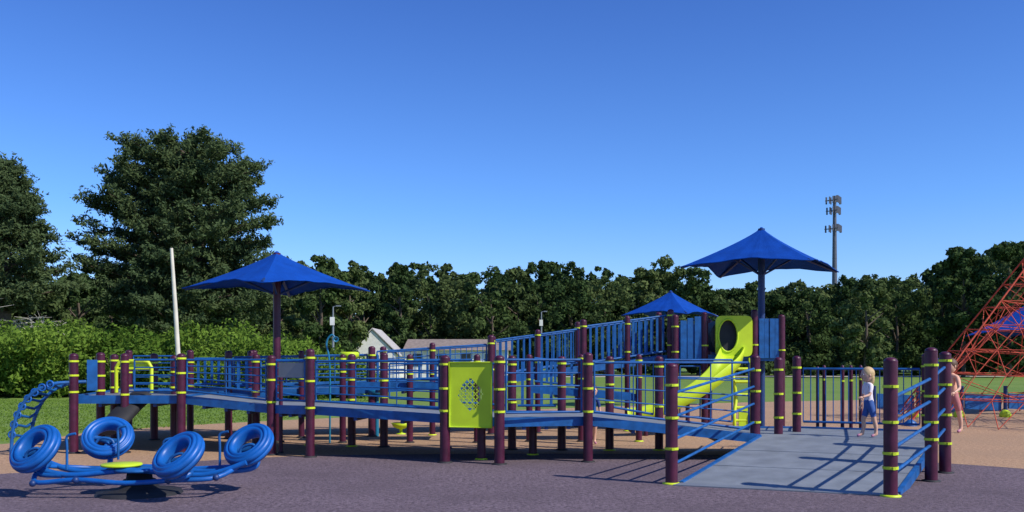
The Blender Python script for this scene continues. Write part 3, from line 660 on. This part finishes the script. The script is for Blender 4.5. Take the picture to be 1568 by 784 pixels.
# ------------------------------------------------------------------ people
def person(name,x,y,z0,h,face,shirt,shorts,hair,armL,armR,lean=.0,stride=.06,longhair=False,hr=.092):
    """face = heading (radians, 0 = +Y). armX = (elbow offset, wrist offset) in units of h, local (right, fwd, up)."""
    E=empty(name); M=Matrix.Translation((x,y,z0))@Matrix.Rotation(-face,4,'Z')
    j={}
    def J(n,p,r,m): j[n]=(V(p)*h,r*h,m)
    J('pel',(0,0,.50),.072,shorts); J('waist',(0,lean*.3,.58),.066,shirt); J('chest',(0,lean*.7,.70),.075,shirt); J('nb',(0,lean,.785),.04,shirt); J('neck',(0,lean*1.05,.825),.028,'skin')
    for s_,n,arm in((-1,'l',armL),(1,'r',armR)):
        J('sh'+n,(s_*.088,lean*.9,.765),.036,shirt)
        e=V(arm[0]);w=V(arm[1]); sh=V((s_*.1,lean*.9,.76)); mid=sh.lerp(sh+e,.45)
        J('sl'+n,mid,.032,shirt); J('el'+n,sh+e,.023,'skin'); J('wr'+n,sh+w,.015,'skin')
        f=stride*s_
        J('hip'+n,(s_*.045,0,.455),.058,shorts); J('th'+n,(s_*.052,f*.3,.36),.05,shorts); J('kn'+n,(s_*.055,f*.7+.01,.26),.034,'skin'); J('cf'+n,(s_*.055,f*.75-.012,.17),.033,'skin'); J('an'+n,(s_*.055,f,.045),.02,'skin'); J('to'+n,(s_*.06,f+.085,.018),.02,'shoe'); J('he'+n,(s_*.055,f-.012,.022),.022,'shoe')
    ed=[('pel','waist'),('waist','chest'),('chest','nb'),('nb','neck')]
    for n in 'lr': ed+=[('nb','sh'+n),('sh'+n,'sl'+n),('sl'+n,'el'+n),('el'+n,'wr'+n),('pel','hip'+n),('hip'+n,'th'+n),('th'+n,'kn'+n),('kn'+n,'cf'+n),('cf'+n,'an'+n),('an'+n,'to'+n),('an'+n,'he'+n)]
    names=list(j); me=bpy.data.meshes.new('body'); me.from_pydata([j[n][0] for n in names],[(names.index(a),names.index(c)) for a,c in ed],[])
    o=bpy.data.objects.new('body_tmp',me); scene.collection.objects.link(o)
    sk=o.modifiers.new('s','SKIN'); ss=o.modifiers.new('u','SUBSURF'); ss.levels=2
    for i,n in enumerate(names):
        v=me.skin_vertices[0].data[i]; v.radius=(j[n][1],j[n][1]*(.8 if n in('chest','waist','pel') else 1)); v.use_root=(n=='pel')
    dg=bpy.context.evaluated_depsgraph_get(); me2=bpy.data.meshes.new_from_object(o.evaluated_get(dg)); bpy.data.objects.remove(o)
    me2.name='body'; mm=list(dict.fromkeys([shirt,shorts,'skin','shoe']))
    me2.materials.clear()
    for q in mm: me2.materials.append(MATS[q])
    for p in me2.polygons:
        c=V(p.center); best=None
        for n in names:
            d=(c-j[n][0]).length-j[n][1]
            if best is None or d<best[0]: best=(d,n)
        p.material_index=mm.index(j[best[1]][2]); p.use_smooth=True
    bo=bpy.data.objects.new('body',me2); scene.collection.objects.link(bo); bo.parent=E
    b=MB(); hc=j['neck'][0]+V((0,.012*h,hr*h*1.0)); R=hr*h
    b.ell(hc,(R*.8,R*.93,R*1.1),'skin',20,14); b.ell(hc+V((0,R*.25,-R*.5)),(R*.55,R*.6,R*.55),'skin',14,9)
    b.ell(hc+V((0,R*.98,-R*.15)),(R*.12,R*.2,R*.2),'skin',8,6)
    for s_ in (-1,1):
        b.ell(hc+V((s_*R*.32,R*.80,R*.05)),(R*.13,R*.1,R*.1),'shirt_white',8,6); b.ell(hc+V((s_*R*.32,R*.87,R*.05)),(R*.07,R*.06,R*.07),'eye',8,6)
        b.ell(hc+V((s_*R*.82,0,-R*.05)),(R*.08,R*.16,R*.24),'skin',8,6)
    b.ell(hc+V((0,R*.85,-R*.52)),(R*.24,R*.07,R*.07),'lip',8,6)
    b.obj('head',E); b=MB()
    b.ell(hc+V((0,-R*.14,R*.2)),(R*.9,R*.98,R*1.02),hair,18,12)
    if longhair:
        b.ell(hc+V((0,-R*.55,-R*.55)),(R*.75,R*.5,R*1.15),hair,14,10)
    b.obj('hair',E)
    b=MB()
    for n,s_ in(('l',-1),('r',1)):
        w=j['wr'+n][0]; e=j['el'+n][0]; d=(w-e).normalized(); side=d.cross(V((1,0,0))) ; side=side.normalized(); nn=d.cross(side)
        hl=.05*h; b.ell(w+d*hl*.5,(.018*h,.018*h,.03*h),'skin',10,8,rot=V((0,0,1)).rotation_difference(d).to_matrix())
        for k,(off,ln) in enumerate(((-.013,.8),(-.0045,.95),(.0045,.9),(.013,.7))):
            p=w+d*hl*.8+side*off*h; b.tube([p,p+d*hl*.4*ln+nn*s_*.003*h,p+d*hl*.7*ln+nn*s_*.012*h],[.0055*h,.005*h,.0035*h],'skin',6)
        p=w+d*hl*.3+side*.014*h; b.tube([p,p+side*.016*h+d*hl*.25,p+side*.02*h+d*hl*.55],[.0065*h,.0055*h,.004*h],'skin',6)
    b.obj('hands',E)
    E.matrix_world=M
down=((.03,.0,-.16),(.04,.04,-.30))
def mir(a): return tuple((-p[0],p[1],p[2]) for p in a)
person('child',PX(1331,12.62),12.62,.352,.93,math.radians(-100),'shirt_white','shorts_blue','hair_blond',mir(((.04,.06,-.13),(.05,.18,-.16))),down,lean=.02,stride=.08,longhair=True,hr=.10)
person('child',PX(1459,17.8),17.8,.004,1.42,math.radians(-120),'shirt_peach','shorts_pink','hair_brown',mir(((.05,.04,-.15),(.06,.17,-.2))),down,lean=.04,stride=.1)
person('child',PX(907,15.3),15.3,.004,.98,math.radians(170),'navy_cloth','navy_cloth','hair_brown',mir(down),down,hr=.098)

# ------------------------------------------------------------------ light, world, camera
sv=V((1.12,-.66,1.2)).normalized(); el=math.asin(sv.z); az=math.atan2(sv.x,sv.y)
s=bpy.data.lights.new('sun','SUN'); s.energy=5.0; s.angle=math.radians(.5); s.color=(1,.95,.86)
so=bpy.data.objects.new('sun',s); so.rotation_euler=sv.to_track_quat('Z','Y').to_euler(); so.location=(20,-10,30); scene.collection.objects.link(so)
w=bpy.data.worlds.new('World'); scene.world=w; w.use_nodes=True; nt=w.node_tree; bg=nt.nodes['Background']
sky=nt.nodes.new('ShaderNodeTexSky'); sky.sky_type='NISHITA'; sky.sun_disc=False; sky.sun_elevation=el; sky.sun_rotation=az
sky.air_density=1.0; sky.dust_density=.2; sky.ozone_density=3.0; sky.altitude=0
tc=nt.nodes.new('ShaderNodeTexCoord'); sx=nt.nodes.new('ShaderNodeSeparateXYZ'); nt.links.new(tc.outputs['Generated'],sx.inputs[0])
rp=nt.nodes.new('ShaderNodeValToRGB'); e=rp.color_ramp.elements; e[0].position=0; e[0].color=(.92,1.0,1.0,1); e[1].position=.42; e[1].color=(.37,.60,.84,1)
e2=rp.color_ramp.elements.new(.16); e2.color=(.58,.87,1,1)
nt.links.new(sx.outputs['Z'],rp.inputs['Fac'])
hs=nt.nodes.new('ShaderNodeMixRGB'); hs.blend_type='MULTIPLY'; hs.inputs['Fac'].default_value=1
h2=nt.nodes.new('ShaderNodeMixRGB'); h2.blend_type='MULTIPLY'; h2.inputs['Fac'].default_value=1; h2.inputs['Color2'].default_value=(.93,1.0,1.42,1)
nt.links.new(sky.outputs[0],hs.inputs['Color1']); nt.links.new(rp.outputs[0],hs.inputs['Color2']); nt.links.new(hs.outputs[0],h2.inputs['Color1'])
nt.links.new(h2.outputs[0],bg.inputs['Color']); bg.inputs['Strength'].default_value=.13
cam=bpy.data.cameras.new('camera'); cam.sensor_width=36; cam.lens=36*F/1568; cam.shift_y=(HOR-392)/1568; cam.clip_end=3000
co=bpy.data.objects.new('camera',cam); co.location=(0,0,H); co.rotation_euler=(math.radians(90),0,0); scene.collection.objects.link(co); scene.camera=co
scene.view_settings.view_transform='Standard'; scene.view_settings.look='None'; scene.view_settings.exposure=0
